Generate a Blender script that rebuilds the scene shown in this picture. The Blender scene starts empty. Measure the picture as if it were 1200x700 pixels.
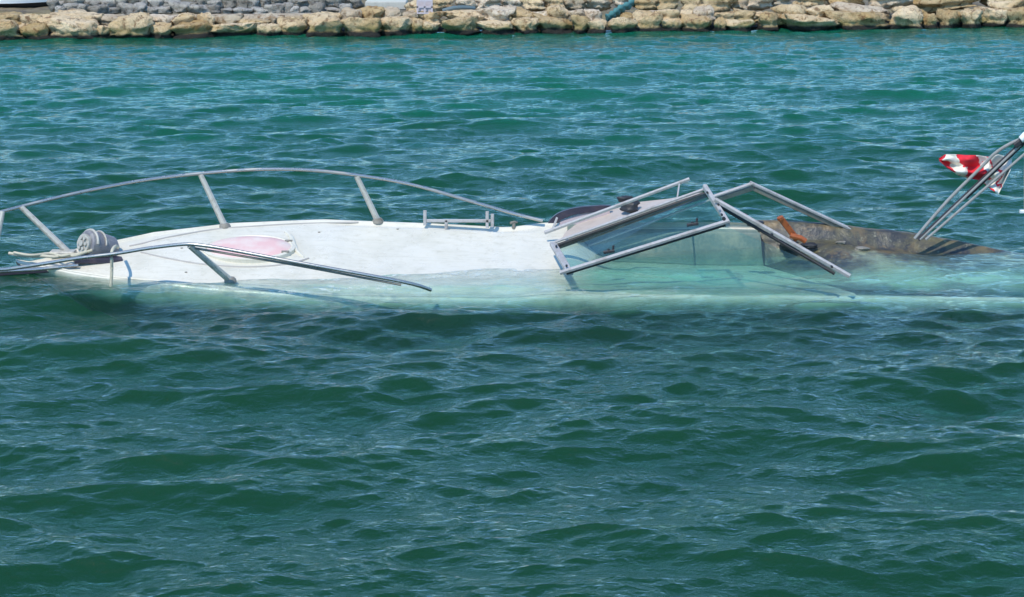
import bpy, bmesh, math, random
import numpy as np
from mathutils import Vector, noise as mnoise

scene = bpy.context.scene
col = scene.collection
R = math.radians
random.seed(7)
rng = np.random.default_rng(11)

# ------------------------------------------------------------------ camera
CAM_H, PITCH, FPX = 3.6, R(13.5), 2200.0
cam_d = bpy.data.cameras.new('camera')
cam = bpy.data.objects.new('camera', cam_d)
col.objects.link(cam)
cam.location = (0, 0, CAM_H)
cam.rotation_euler = (R(90) - PITCH, 0, 0)
cam_d.sensor_width = 36
cam_d.lens = FPX / 1200 * 36
cam_d.clip_start = 0.1
cam_d.clip_end = 3000
scene.camera = cam

# ------------------------------------------------------------------ light
SUN_EL, SUN_AZ = R(55), math.atan2(-0.45, -0.9)      # azimuth measured from +Y towards +X
world = bpy.data.worlds.new('World')
scene.world = world
world.use_nodes = True
wn = world.node_tree
wn.nodes.clear()
wo = wn.nodes.new('ShaderNodeOutputWorld')
wb = wn.nodes.new('ShaderNodeBackground')
sk = wn.nodes.new('ShaderNodeTexSky')
sk.sky_type = 'NISHITA'
sk.sun_disc = False
sk.sun_elevation = SUN_EL
sk.sun_rotation = SUN_AZ
sk.air_density = 1.0
sk.dust_density = 0.05
sk.ozone_density = 2.5
wb.inputs['Strength'].default_value = 0.15
wm = wn.nodes.new('ShaderNodeMix'); wm.data_type = 'RGBA'; wm.blend_type = 'MULTIPLY'; wm.inputs[0].default_value = 1
wm.inputs[7].default_value = (.66, .97, 1.13, 1)             # a clear, rather deep blue midday sky
wn.links.new(sk.outputs[0], wm.inputs[6])
wn.links.new(wm.outputs[2], wb.inputs[0])
wn.links.new(wb.outputs[0], wo.inputs[0])
sd = bpy.data.lights.new('sun', 'SUN')
sd.energy = 2.5
sd.angle = R(0.55)
sd.color = (1.0, 0.93, 0.80)
sun = bpy.data.objects.new('sun', sd)
col.objects.link(sun)
sdir = Vector((math.sin(SUN_AZ) * math.cos(SUN_EL), math.cos(SUN_AZ) * math.cos(SUN_EL), math.sin(SUN_EL)))
sun.rotation_euler = sdir.to_track_quat('Z', 'Y').to_euler()
sun.location = sdir * 60
scene.view_settings.view_transform = 'Standard'
scene.view_settings.look = 'None'
scene.view_settings.exposure = 0.6
scene.view_settings.gamma = 1.0
scene.view_settings.use_curve_mapping = False
scene.render.engine = 'CYCLES'
cy = scene.cycles
cy.max_bounces = 12
cy.transparent_max_bounces = 16
cy.volume_bounces = 2
cy.glossy_bounces = 4
cy.diffuse_bounces = 3
cy.use_denoising = True
cy.caustics_reflective = False
cy.caustics_refractive = False
cy.sample_clamp_indirect = 3
cy.sample_clamp_direct = 4

# ------------------------------------------------------------------ helpers
CP, SP = math.cos(PITCH), math.sin(PITCH)
def at(px, py, Y):
    """photo pixel at the distance Y in front of the quay -> a point in the world"""
    u, v = (px - 600) / FPX, (350 - py) / FPX
    dy = CP + v * SP
    dz = -SP + v * CP
    s = Y / dy
    return Vector((u * s, Y, CAM_H + dz * s))
def wx(px, Y=16.05, z=0.0):
    return (px - 600) / FPX * (Y * CP + (CAM_H - z) * SP)

def tag(o, label=None, cat=None, group=None, kind=None):
    if label: o['label'] = label
    if cat: o['category'] = cat
    if group: o['group'] = group
    if kind: o['kind'] = kind
    return o
def root(name, loc, label, cat, group=None):
    o = bpy.data.objects.new(name, None)
    o.empty_display_size = 0.2
    col.objects.link(o)
    o.location = loc
    return tag(o, label, cat, group)
def wpos(o):
    p = Vector(o.location)
    while o.parent:
        o = o.parent
        p += Vector(o.location)
    return p
def obj(name, verts, faces, m, parent=None, smooth=True, origin=None):
    """a mesh from world-space vertices"""
    off = wpos(parent) if parent else Vector((0, 0, 0))
    org = Vector(origin) if origin is not None else off
    me = bpy.data.meshes.new(name)
    me.from_pydata([(v[0] - org[0], v[1] - org[1], v[2] - org[2]) for v in verts], [], faces)
    if smooth:
        me.polygons.foreach_set('use_smooth', [True] * len(me.polygons))
    me.materials.append(m)
    o = bpy.data.objects.new(name, me)
    col.objects.link(o)
    o.location = org - off
    if parent: o.parent = parent
    me.update()
    return o
def soft(o, ang=35):
    me = o.data
    bm = bmesh.new(); bm.from_mesh(me)
    for e in bm.edges:
        if len(e.link_faces) == 2 and e.calc_face_angle(0) > R(ang): e.smooth = False
    bm.to_mesh(me); bm.free()
    return o
class MB:
    def __init__(s): s.v, s.f = [], []
    def add(s, vs, fs):
        n = len(s.v); s.v += [Vector(v) for v in vs]; s.f += [tuple(i + n for i in f) for f in fs]
        return s
    def tube(s, pts, r, seg=10, rz=None):
        """swept tube through pts; r a number or one per point"""
        pts = [Vector(p) for p in pts]
        n = len(pts)
        rr = r if isinstance(r, (list, tuple)) else [r] * n
        T = [(pts[min(i + 1, n - 1)] - pts[max(i - 1, 0)]).normalized() for i in range(n)]
        up = Vector((0, 0, 1)) if abs(T[0].z) < .9 else Vector((0, 1, 0))
        vs = []
        for i in range(n):
            a = T[i].cross(up).normalized(); b = a.cross(T[i]).normalized()
            for k in range(seg):
                t = 2 * math.pi * k / seg
                vs.append(pts[i] + (a * math.cos(t) + b * math.sin(t)) * rr[i])
        fs = []
        for i in range(n - 1):
            for k in range(seg):
                k2 = (k + 1) % seg
                fs.append((i * seg + k, i * seg + k2, (i + 1) * seg + k2, (i + 1) * seg + k))
        fs.append(tuple(range(seg))[::-1]); fs.append(tuple((n - 1) * seg + k for k in range(seg)))
        return s.add(vs, fs)
    def bar(s, p0, p1, w, h, up=(0, 0, 1)):
        """box-section bar with chamfered edges: w across, h along up"""
        p0, p1 = Vector(p0), Vector(p1)
        d = (p1 - p0).normalized()
        a = d.cross(Vector(up)).normalized(); b = a.cross(d).normalized()
        c = min(w, h) * .18
        prof = [(-w/2+c,-h/2),(w/2-c,-h/2),(w/2,-h/2+c),(w/2,h/2-c),(w/2-c,h/2),(-w/2+c,h/2),(-w/2,h/2-c),(-w/2,-h/2+c)]
        vs = [p + a * x + b * y for p in (p0, p1) for x, y in prof]
        fs = [(k, (k + 1) % 8, 8 + (k + 1) % 8, 8 + k) for k in range(8)] + [tuple(range(8))[::-1], tuple(range(8, 16))]
        return s.add(vs, fs)
    def slab(s, poly, n, t):
        """polygon given thickness t along n"""
        n = Vector(n).normalized(); k = len(poly)
        vs = [Vector(p) for p in poly] + [Vector(p) + n * t for p in poly]
        fs = [tuple(range(k))[::-1], tuple(range(k, 2 * k))] + [(i, (i + 1) % k, k + (i + 1) % k, k + i) for i in range(k)]
        return s.add(vs, fs)
    def disc(s, c, r, n, t, seg=20):
        n = Vector(n).normalized()
        return s.tube([Vector(c) - n * t / 2, Vector(c) + n * t / 2], r, seg)
    def build(s, name, m, parent=None, smooth=True, origin=None):
        return soft(obj(name, s.v, s.f, m, parent, smooth, origin))
def spline(pts, n=8):
    """Catmull-Rom"""
    pts = [Vector(p) for p in pts]
    P = [pts[0]] + pts + [pts[-1]]
    out = []
    for i in range(1, len(P) - 2):
        for k in range(n):
            t = k / n
            a, b, c, d = P[i-1], P[i], P[i+1], P[i+2]
            out.append(.5 * ((2*b) + (c - a)*t + (2*a - 5*b + 4*c - d)*t*t + (3*b - a - 3*c + d)*t**3))
    out.append(pts[-1])
    return out
def lerp_tab(tab, x):
    return float(np.interp(x, [a for a, _ in tab], [b for _, b in tab]))
def sstep(a, b, x):
    t = min(1, max(0, (x - a) / (b - a))); return t * t * (3 - 2 * t)

# ------------------------------------------------------------------ materials
class NT:
    def __init__(s, name):
        s.m = bpy.data.materials.new(name); s.m.use_nodes = True
        s.t = s.m.node_tree; s.t.nodes.clear()
        s.out = s.n('ShaderNodeOutputMaterial')
    def n(s, typ, **kw):
        nd = s.t.nodes.new(typ)
        for k, v in kw.items():
            if k.startswith('i_'): nd.inputs[k[2:].replace('_', ' ')].default_value = v
            else: setattr(nd, k, v)
        return nd
    def l(s, a, b): s.t.links.new(a, b)
    def noise(s, vec, scale, detail=4, rough=.55, dist=0):
        nd = s.n('ShaderNodeTexNoise')
        nd.inputs['Scale'].default_value = scale; nd.inputs['Detail'].default_value = detail
        nd.inputs['Roughness'].default_value = rough; nd.inputs['Distortion'].default_value = dist
        s.l(vec, nd.inputs['Vector'])
        return nd.outputs[0]
    def rng(s, v, a, b, c=0., d=1., smooth=False):
        nd = s.n('ShaderNodeMapRange', interpolation_type='SMOOTHSTEP' if smooth else 'LINEAR')
        s.l(v, nd.inputs[0])
        for i, x in enumerate((a, b, c, d)): nd.inputs[i + 1].default_value = x
        return nd.outputs[0]
    def mix(s, f, a, b, typ='MIX'):
        nd = s.n('ShaderNodeMix', data_type='RGBA', blend_type=typ)
        for x, sock in ((f, nd.inputs[0]), (a, nd.inputs[6]), (b, nd.inputs[7])):
            if hasattr(x, 'is_linked'): s.l(x, sock)
            elif isinstance(x, (int, float)): sock.default_value = x
            else: sock.default_value = (*x, 1)
        return nd.outputs[2]
    def math(s, op, a, b=0.):
        nd = s.n('ShaderNodeMath', operation=op)
        for i, x in enumerate((a, b)):
            if hasattr(x, 'is_linked'): s.l(x, nd.inputs[i])
            else: nd.inputs[i].default_value = x
        return nd.outputs[0]
    def bump(s, h, strength, dist=.02):
        nd = s.n('ShaderNodeBump'); nd.inputs['Strength'].default_value = strength
        nd.inputs['Distance'].default_value = dist; s.l(h, nd.inputs['Height'])
        return nd.outputs[0]
    def pbr(s, colr, rough=.5, metal=0., normal=None, **kw):
        p = s.n('ShaderNodeBsdfPrincipled')
        if hasattr(colr, 'is_linked'): s.l(colr, p.inputs['Base Color'])
        else: p.inputs['Base Color'].default_value = (*colr, 1)
        if hasattr(rough, 'is_linked'): s.l(rough, p.inputs['Roughness'])
        else: p.inputs['Roughness'].default_value = rough
        p.inputs['Metallic'].default_value = metal
        if normal: s.l(normal, p.inputs['Normal'])
        for k, v in kw.items(): p.inputs[k].default_value = v
        s.l(p.outputs[0], s.out.inputs[0])
        return s.m
    def pos(s): return s.n('ShaderNodeNewGeometry').outputs['Position']
    def obco(s): return s.n('ShaderNodeTexCoord').outputs['Object']

def m_grime(name, base, dirt, rough=.35, metal=0., scale=6, amt=.5, bump=.1, spec=.5):
    n = NT(name); v = n.pos()
    f = n.rng(n.noise(v, scale, 6, .65), .5, .72)
    f2 = n.rng(n.noise(v, scale * 7, 4, .6), .45, .75)
    c = n.mix(n.math('MULTIPLY', f, amt), base, dirt)
    c = n.mix(n.math('MULTIPLY', f2, amt * .5), c, dirt)
    return n.pbr(c, n.rng(f, 0, 1, rough, min(1, rough + .3)), metal, n.bump(n.noise(v, scale * 12, 3), bump, .004), **{'Specular IOR Level': spec})

M = {}
def m_gelcoat(name='white_gelcoat', bottom=False):
    n = NT(name); v = n.pos()
    c = n.mix(n.rng(n.noise(v, 2.2, 5, .6), .45, .75), (.70, .655, .55), (.58, .54, .43))
    c = n.mix(n.rng(n.noise(v, 14, 6, .7), .54, .74, 0, .6), c, (.46, .42, .31))
    mp = n.n('ShaderNodeMapping'); mp.inputs['Scale'].default_value = (3, 22, 22); n.l(v, mp.inputs[0])
    c = n.mix(n.rng(n.noise(mp.outputs[0], 1.2, 5, .6), .52, .75, 0, .4), c, (.45, .42, .31))
    if bottom:                                                   # dark bottom paint, put in so the hull's underwater glow fades sooner with depth
        z = n.n('ShaderNodeSeparateXYZ'); n.l(v, z.inputs[0])
        zz = n.math('ADD', z.outputs[2], n.rng(n.noise(v, 4, 5), .3, .7, -.03, .03))
        c = n.mix(n.rng(zz, -.24, -.14, 1, 0), c, (.035, .06, .06))
    return n.pbr(c, n.rng(n.noise(v, 3, 4), .3, .7, .18, .5), 0, n.bump(n.math('ADD', n.noise(v, 60, 3), n.math('MULTIPLY', n.noise(v, 5, 4), 3.)), .25, .006))
M['gel'] = m_gelcoat()
M['hull'] = m_gelcoat('hull_gelcoat', True)
M['tube'] = m_grime('faded_white_tube', (.30, .29, .27), (.12, .11, .10), .35, 0, 12, .5, .1)
M['steel'] = m_grime('stainless_steel', (.42, .41, .39), (.30, .27, .22), .26, .8, 5, .25, .01)
M['alu'] = m_grime('dull_aluminium', (.44, .42, .415), (.20, .18, .15), .62, .1, 7, .75, .3)
M['alu_dark'] = m_grime('weathered_aluminium', (.25, .23, .195), (.13, .10, .07), .65, .1, 8, .8, .3)
M['post'] = m_grime('crusted_post', (.52, .49, .43), (.25, .22, .17), .55, .2, 25, .8, .5)
M['rubber'] = m_grime('black_rubber', (.02, .02, .025), (.06, .055, .05), .5, 0, 12, .5, .2)
M['navy'] = m_grime('dark_trim', (.030, .026, .045), (.09, .06, .07), .4, 0, 9, .6, .2)
M['beige'] = m_grime('beige_vinyl', (.50, .43, .38), (.34, .28, .24), .5, 0, 5, .5, .15)
M['rust'] = m_grime('rusty_orange', (.38, .09, .02), (.10, .03, .015), .6, 0, 30, .9, .5)
M['strap'] = m_grime('off_white_strap', (.55, .50, .38), (.35, .30, .2), .8, 0, 30, .5, .3)
M['concrete'] = m_grime('pale_concrete', (.52, .50, .44), (.36, .33, .28), .85, 0, 3, .6, .5)
M['white_paint'] = m_grime('white_paint', (.80, .80, .78), (.6, .6, .58), .35, 0, 3, .3, .03)
M['hull_black'] = m_grime('plain_black', (.018, .02, .022), (.05, .05, .05), .6, 0, 3, .5, .2)
M['teal'] = m_grime('teal_netting', (.05, .17, .17), (.12, .25, .25), .8, 0, 12, .8, .5)
M['slate'] = m_grime('slate_blue_pipe', (.10, .15, .17), (.2, .2, .2), .6, 0, 8, .6, .3)
M['lilac'] = m_grime('pale_lilac_plastic', (.55, .47, .50), (.40, .33, .36), .5, 0, 8, .5, .1)

def m_pink():
    n = NT('faded_pink_acrylic'); v = n.pos()
    c = n.mix(n.rng(n.noise(v, 5, 4), .4, .65), (.72, .46, .43), (.74, .62, .55))
    return n.pbr(c, .65, 0, n.bump(n.noise(v, 40, 3), .08, .003))
M['pink'] = m_pink()

def m_glass(name, tint, refl=1.0):
    n = NT(name); v = n.pos()
    fr = n.n('ShaderNodeFresnel'); n.l(n.rng(n.n('ShaderNodeNewGeometry').outputs['Backfacing'], 0, 1, 1.5, 1/1.5), fr.inputs['IOR'])
    tr = n.n('ShaderNodeBsdfTransparent'); tr.inputs[0].default_value = (*tint, 1)
    gl = n.n('ShaderNodeBsdfGlossy'); gl.inputs['Roughness'].default_value = .03
    df = n.n('ShaderNodeBsdfDiffuse'); df.inputs[0].default_value = (.24, .36, .30, 1)
    sm = n.rng(n.noise(v, 4, 5, .65), .48, .8, .01, .14)
    m1 = n.n('ShaderNodeMixShader'); n.l(sm, m1.inputs[0]); n.l(tr.outputs[0], m1.inputs[1]); n.l(df.outputs[0], m1.inputs[2])
    m2 = n.n('ShaderNodeMixShader'); n.l(n.math('MULTIPLY', fr.outputs[0], .55), m2.inputs[0])
    n.l(m1.outputs[0], m2.inputs[1]); n.l(gl.outputs[0], m2.inputs[2]); n.l(m2.outputs[0], n.out.inputs[0])
    return n.m
M['glass'] = m_glass('tinted_glass', (.78, .90, .86))
M['glass_side'] = m_glass('clear_side_glass', (.86, .95, .92))

def m_aft():
    """fouled, rust-stained dark deck with one bare pale patch"""
    n = NT('fouled_deck'); v = n.pos()
    mp = n.n('ShaderNodeMapping'); mp.inputs['Scale'].default_value = (1, 1.6, 1.6); n.l(v, mp.inputs[0])
    a = n.noise(mp.outputs[0], 3.2, 8, .7, .6)
    c = n.mix(n.rng(a, .42, .58), (.04, .042, .045), (.12, .105, .06))
    c = n.mix(n.rng(n.noise(mp.outputs[0], 2.4, 7, .7, .4), .52, .66), c, (.19, .13, .065))
    c = n.mix(n.rng(n.noise(v, 22, 6, .7), .58, .72), c, (.30, .29, .20))
    p = at(1058, 306, 16.3)
    d = n.n('ShaderNodeVectorMath', operation='SUBTRACT'); n.l(v, d.inputs[0]); d.inputs[1].default_value = p
    s = n.n('ShaderNodeVectorMath', operation='MULTIPLY'); n.l(d.outputs[0], s.inputs[0]); s.inputs[1].default_value = (2.3, 2.6, 0)
    ln = n.n('ShaderNodeVectorMath', operation='LENGTH'); n.l(s.outputs[0], ln.inputs[0])
    e = n.math('ADD', ln.outputs['Value'], n.rng(n.noise(v, 4, 7, .75), .3, .7, -.55, .55))
    c = n.mix(n.rng(e, .5, 1.15, .75, 0), c, (.42, .47, .30))
    return n.pbr(c, .3, 0, n.bump(n.noise(v, 14, 7, .7), .4, .02))
M['aft'] = m_aft()

def m_rock(name, base, pale, dark, wet=True):
    n = NT(name); v = n.pos()
    c = n.mix(n.rng(n.noise(v, 1.7, 5, .6), .38, .62), base, pale)
    c = n.mix(n.rng(n.noise(v, 7, 8, .7, .4), .52, .62, 0, .9), c, dark)
    vor = n.n('ShaderNodeTexVoronoi', feature='DISTANCE_TO_EDGE'); vor.inputs['Scale'].default_value = 2.3
    wv = n.n('ShaderNodeVectorMath', operation='ADD'); n.l(v, wv.inputs[0])
    wob = n.n('ShaderNodeTexNoise'); wob.inputs['Scale'].default_value = 3; n.l(v, wob.inputs['Vector']); n.l(wob.outputs[1], wv.inputs[1])
    n.l(wv.outputs[0], vor.inputs['Vector'])
    c = n.mix(n.rng(vor.outputs[0], 0, .04, .22, 0), c, (.05, .035, .025))
    obr = n.n('ShaderNodeObjectInfo')
    hs = n.n('ShaderNodeHueSaturation'); n.l(c, hs.inputs['Color']); n.l(n.rng(obr.outputs['Random'], 0, 1, .75, 1.22), hs.inputs['Value'])
    n.l(n.rng(obr.outputs['Random'], 0, 1, 1.25, 1.0), hs.inputs['Saturation'])
    c = hs.outputs[0]
    if wet:
        z = n.n('ShaderNodeSeparateXYZ'); n.l(v, z.inputs[0])
        zz = n.math('ADD', z.outputs[2], n.rng(n.noise(v, 2.5, 5), .3, .7, -.03, .03))
        c = n.mix(n.math('MULTIPLY', n.rng(zz, .15, .24, 1, 0), n.rng(n.noise(v, 1.6, 5, .65), .42, .6, .1, .85)), c, (.36, .28, .10))
        c = n.mix(n.rng(zz, .07, .12, 1, 0), c, (.018, .016, .012))
    h = n.math('ADD', n.noise(v, 5, 9, .68), n.math('MULTIPLY', n.noise(v, 26, 6, .7), .35))
    return n.pbr(c, .85, 0, n.bump(h, 1.0, .12))
M['rock'] = m_rock('tan_limestone', (.61, .44, .25), (.74, .58, .38), (.22, .13, .07))
M['rock2'] = m_rock('pale_limestone', (.64, .51, .37), (.74, .63, .49), (.28, .18, .11))
M['grey'] = m_rock('grey_rubble', (.36, .325, .28), (.50, .46, .40), (.13, .11, .09), False)

# ------------------------------------------------------------------ water
BOATY, BX0, BX1 = 16.05, wx(30), wx(1290)
def wave_field(X, Y):
    """sum of trochoidal waves driven towards the quay, with calm and rough patches"""
    g = np.random.default_rng(5)
    dx = np.zeros_like(X); dy = np.zeros_like(X); dz = np.zeros_like(X)
    octs = [(3.4, 1.9, 12, .044, .36), (1.9, 1.0, 24, .094, .36), (1.0, .5, 36, .130, .38), (.5, .27, 48, .138, .42), (.27, .13, 52, .130, .5), (.13, .07, 44, .085, .5)]
    for hi, lo, n, slope, spread in octs:
        pg = 2 * math.pi / (hi * 3.3)
        pa = g.uniform(0, 6.28, 4)
        patch = 1 + .42 * np.sin(X * pg * .55 + Y * pg * .25 + pa[0]) * np.sin(Y * pg * .8 - X * pg * .3 + pa[1]) + .3 * np.sin(X * pg * 1.1 - Y * pg * .5 + pa[2])
        for i in range(n):
            lam = lo * (hi / lo) ** g.random()
            th = -math.pi / 2 + (g.normal(.10, spread) if hi > 1.5 else g.choice([-.30, .08, .46]) + g.normal(0, .26))
            k = 2 * math.pi / lam
            kx, ky = k * math.cos(th), k * math.sin(th)
            amp = slope / k * math.sqrt(2 / n) * g.uniform(.6, 1.4)
            ph = kx * X + ky * Y + g.uniform(0, 6.28)
            c, s = np.cos(ph), np.sin(ph)
            a = amp * patch * (1 if hi > .2 else np.interp(Y, [12, 18], [1, 0]))
            dz += a * c
            q = .85
            dx -= q * a * s * kx / k; dy -= q * a * s * ky / k
    return dx, dy, dz
def mask_noise(x, y):
    return np.sin(x * 3.1 + 1.7 * np.sin(y * 1.3 + x)) * np.sin(y * 2.3 + 2.1 * np.sin(x * .9)) * .6 + .4 * np.sin(x * 9 + 3 * np.sin(y * 4)) * np.sin(y * 7 + 1.3 * x)
def build_water():
    nu, nv = 980, 1180
    v = np.linspace(0, 1, nv)
    # rows: fine from 7 m to 38 m, then stretching to the open sea on both sides
    y_main = 6.8 * (39.0 / 6.8) ** (np.linspace(0, 1, nv - 60))
    y_near = np.concatenate([-np.geomspace(400, 1, 18), np.linspace(0.5, 6.6, 12)])
    y_far = np.concatenate([np.linspace(39.2, 42, 10), np.geomspace(43, 900, 20)])
    ys = np.concatenate([y_near, y_main, y_far])
    u_main = np.linspace(-1, 1, nu - 40)
    tail = 1 + np.geomspace(.01, 60, 20)
    us = np.concatenate([-tail[::-1], u_main, tail])
    half = np.interp(ys, [-400, 5, 7, 39, 900], [5.5, 5.5, 5.5, 14.5, 60])
    X = us[None, :] * half[:, None]
    Y = np.repeat(ys[:, None], len(us), 1)
    dx, dy, dz = wave_field(X, Y)
    # the swell flattens over and behind the sunken hull
    ex = np.clip(np.minimum(X - (BX0 - .6), BX1 + .6 - X), 0, 1)
    ey = np.clip(1 - np.abs(Y - BOATY) / 1.9, 0, 1)
    cal = 1 - .58 * np.sqrt(ex) * (ey * ey * (3 - 2 * ey))
    fade = np.interp(np.abs(us), [1, 4], [1, .0])[None, :] * np.interp(ys, [0, 5, 60, 120], [0, 1, 1, 0])[:, None]
    # short fetch: lower waves close in under the breakwater
    fade = fade * np.interp(Y, [20, 36], [1, .6])
    A = cal * fade
    V = np.stack([X + dx * A, Y + dy * A, dz * A], -1).reshape(-1, 3)
    ny, nx = Y.shape
    idx = np.arange(ny * nx).reshape(ny, nx)
    F = np.stack([idx[:-1, :-1], idx[:-1, 1:], idx[1:, 1:], idx[1:, :-1]], -1).reshape(-1, 4)
    # sides and bottom close the body of water
    ring = np.concatenate([idx[0, :], idx[1:, -1], idx[-1, -2::-1], idx[-2:0:-1, 0]])
    n0 = len(V)
    low = V[ring].copy(); low[:, 2] = -6.0
    V = np.concatenate([V, low])
    m = len(ring); j = np.arange(m); j2 = (j + 1) % m
    S = np.stack([ring[j], n0 + j, n0 + j2, ring[j2]], -1)
    me = bpy.data.meshes.new('water')
    nq = len(F) + len(S)
    me.vertices.add(len(V)); me.vertices.foreach_set('co', V.astype(np.float32).ravel())
    loops = np.concatenate([F.ravel(), S.ravel(), n0 + j[::-1]])
    me.loops.add(len(loops)); me.loops.foreach_set('vertex_index', loops.astype(np.int32))
    me.polygons.add(nq + 1)
    st = np.concatenate([np.arange(nq) * 4, [nq * 4]]).astype(np.int32)
    me.polygons.foreach_set('loop_start', st)
    sm = np.ones(nq + 1, bool); sm[len(F):] = False
    me.polygons.foreach_set('use_smooth', sm)
    me.update(calc_edges=True)
    foam = np.zeros(len(V), np.float32); cloud = np.zeros(len(V), np.float32)
    sel = np.where((V[:, 0] > BX0 - .8) & (V[:, 0] < BX1 + .8) & (V[:, 1] > 13.8) & (V[:, 1] < 17.6) & (V[:, 2] > -3))[0]
    x, y, z = V[sel].T
    px = 600 + x / (wx(1600) / 1000)
    tp = np.linspace(22, 1300, 160); tt = np.linspace(-1, 1, 60)
    tab = np.array([[deck_pt(a, b_).z for b_ in tt] for a in tp])
    yp = np.interp(px, *zip(*PORT_Y)); ys2 = np.interp(px, *zip(*STB_Y))
    t = (y - yp) / np.maximum(ys2 - yp, .02) * 2 - 1
    i = np.clip((px - 22) / (1300 - 22) * 159, 0, 158.999); j = np.clip((t + 1) / 2 * 59, 0, 58.999)
    i0, j0 = i.astype(int), j.astype(int); fi, fj = i - i0, j - j0
    dk = tab[i0, j0] * (1-fi) * (1-fj) + tab[i0+1, j0] * fi * (1-fj) + tab[i0, j0+1] * (1-fi) * fj + tab[i0+1, j0+1] * fi * fj
    on = (np.abs(t) < 1) & (px > 24) & (px < 670)
    h = z - dk
    foam[sel] = np.where(on, np.clip(1 - np.abs(h - .006) / .014, 0, 1), 0)
    dport = np.abs(y - (yp - .0))
    edge = np.clip(1 - np.abs(y - yp + .10) / .30, 0, 1) * np.clip((px - 20) / 60, 0, 1)
    foam[sel] = np.maximum(foam[sel], .55 * edge * (mask_noise(x * 1.7, y * 5) > .35) * np.where(px < 480, 1, .4))
    cloud[sel] = np.clip(1 - np.abs(y - yp - .26) / .42, 0, 1) ** .8 * np.clip((px - 0) / 60, 0, 1)
    wash = np.zeros(len(V), np.float32)
    wash[sel] = np.where((t > -1) & (t < 1) & (px > 24) & (px < 700), 1, 0) * np.clip(h / .015, 0, 1) * np.clip((700 - px) / 60, 0, 1)
    cloud[sel] = np.maximum(cloud[sel] * (1 - .6 * wash[sel]), .35 * wash[sel])
    for nm_, arr in (('foam', foam), ('cloud', cloud), ('wash', wash)):
        a_ = me.attributes.new(nm_, 'FLOAT', 'POINT'); a_.data.foreach_set('value', arr)
    n = NT('harbour_water'); v = n.pos()
    mp = n.n('ShaderNodeMapping'); mp.inputs['Scale'].default_value = (1, 1.9, 1); n.l(v, mp.inputs[0])
    h = n.math('ADD', n.noise(mp.outputs[0], 7, 5, .62, .5), n.math('MULTIPLY', n.noise(mp.outputs[0], 26, 4, .6, .4), .35))
    nm = n.bump(h, .75, .024)
    fr = n.n('ShaderNodeFresnel'); n.l(n.rng(n.n('ShaderNodeNewGeometry').outputs['Backfacing'], 0, 1, 1.333, 1/1.333), fr.inputs['IOR']); n.l(nm, fr.inputs['Normal'])
    # teal diffuse brightens the far water, standing in for light off the shallow bed
    t0 = n.n('ShaderNodeBsdfTransparent')
    df = n.n('ShaderNodeBsdfDiffuse'); df.inputs[0].default_value = (.007, .155, .092, 1)
    sy_ = n.n('ShaderNodeSeparateXYZ'); n.l(v, sy_.inputs[0])
    far_teal = n.math('MULTIPLY', n.rng(sy_.outputs[1], 16, 31, .0, .62, True), n.rng(n.noise(v, .35, 4, .6), .3, .7, .6, 1.2))
    tr = n.n('ShaderNodeMixShader'); n.l(far_teal, tr.inputs[0]); n.l(t0.outputs[0], tr.inputs[1]); n.l(df.outputs[0], tr.inputs[2])
    gl = n.n('ShaderNodeBsdfGlossy'); gl.inputs['Roughness'].default_value = .03; n.l(nm, gl.inputs['Normal'])
    # cloudy water, coloured in to blur the sunken hull's edge, and a scum of foam where the sea laps over the deck (attributes of the surface itself)
    at1 = n.n('ShaderNodeAttribute'); at1.attribute_name = 'cloud'
    at2 = n.n('ShaderNodeAttribute'); at2.attribute_name = 'foam'
    cl = n.math('MULTIPLY', at1.outputs['Fac'], n.rng(n.noise(mp.outputs[0], 2.6, 6, .68, .8), .38, .62, .28, .88))
    at3 = n.n('ShaderNodeAttribute'); at3.attribute_name = 'wash'
    d2 = n.n('ShaderNodeBsdfDiffuse'); n.l(n.mix(at3.outputs['Fac'], (.23, .47, .34), (.50, .60, .50)), d2.inputs[0])
    m3 = n.n('ShaderNodeMixShader'); n.l(cl, m3.inputs[0]); n.l(tr.outputs[0], m3.inputs[1]); n.l(d2.outputs[0], m3.inputs[2])
    fo = n.math('MULTIPLY', at2.outputs['Fac'], n.rng(n.noise(v, 19, 5, .7, .5), .46, .58))
    d3 = n.n('ShaderNodeBsdfDiffuse'); d3.inputs[0].default_value = (.72, .76, .72, 1)
    m4 = n.n('ShaderNodeMixShader'); n.l(fo, m4.inputs[0]); n.l(m3.outputs[0], m4.inputs[1]); n.l(d3.outputs[0], m4.inputs[2])
    tr = m4
    mx = n.n('ShaderNodeMixShader'); n.l(fr.outputs[0], mx.inputs[0]); n.l(tr.outputs[0], mx.inputs[1]); n.l(gl.outputs[0], mx.inputs[2])
    n.l(mx.outputs[0], n.out.inputs[0])
    sc = n.n('ShaderNodeVolumeScatter'); sc.inputs['Color'].default_value = (.44, .90, .48, 1); sc.inputs['Density'].default_value = .105
    sc.inputs['Anisotropy'].default_value = .0
    ab = n.n('ShaderNodeVolumeAbsorption'); ab.inputs['Color'].default_value = (.0, .68, .53, 1); ab.inputs['Density'].default_value = 1.3
    ad = n.n('ShaderNodeAddShader'); n.l(sc.outputs[0], ad.inputs[0]); n.l(ab.outputs[0], ad.inputs[1])
    n.l(ad.outputs[0], n.out.inputs['Volume'])
    me.materials.append(n.m)
    o = bpy.data.objects.new('water', me); col.objects.link(o)
    return tag(o, kind='structure')

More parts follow.
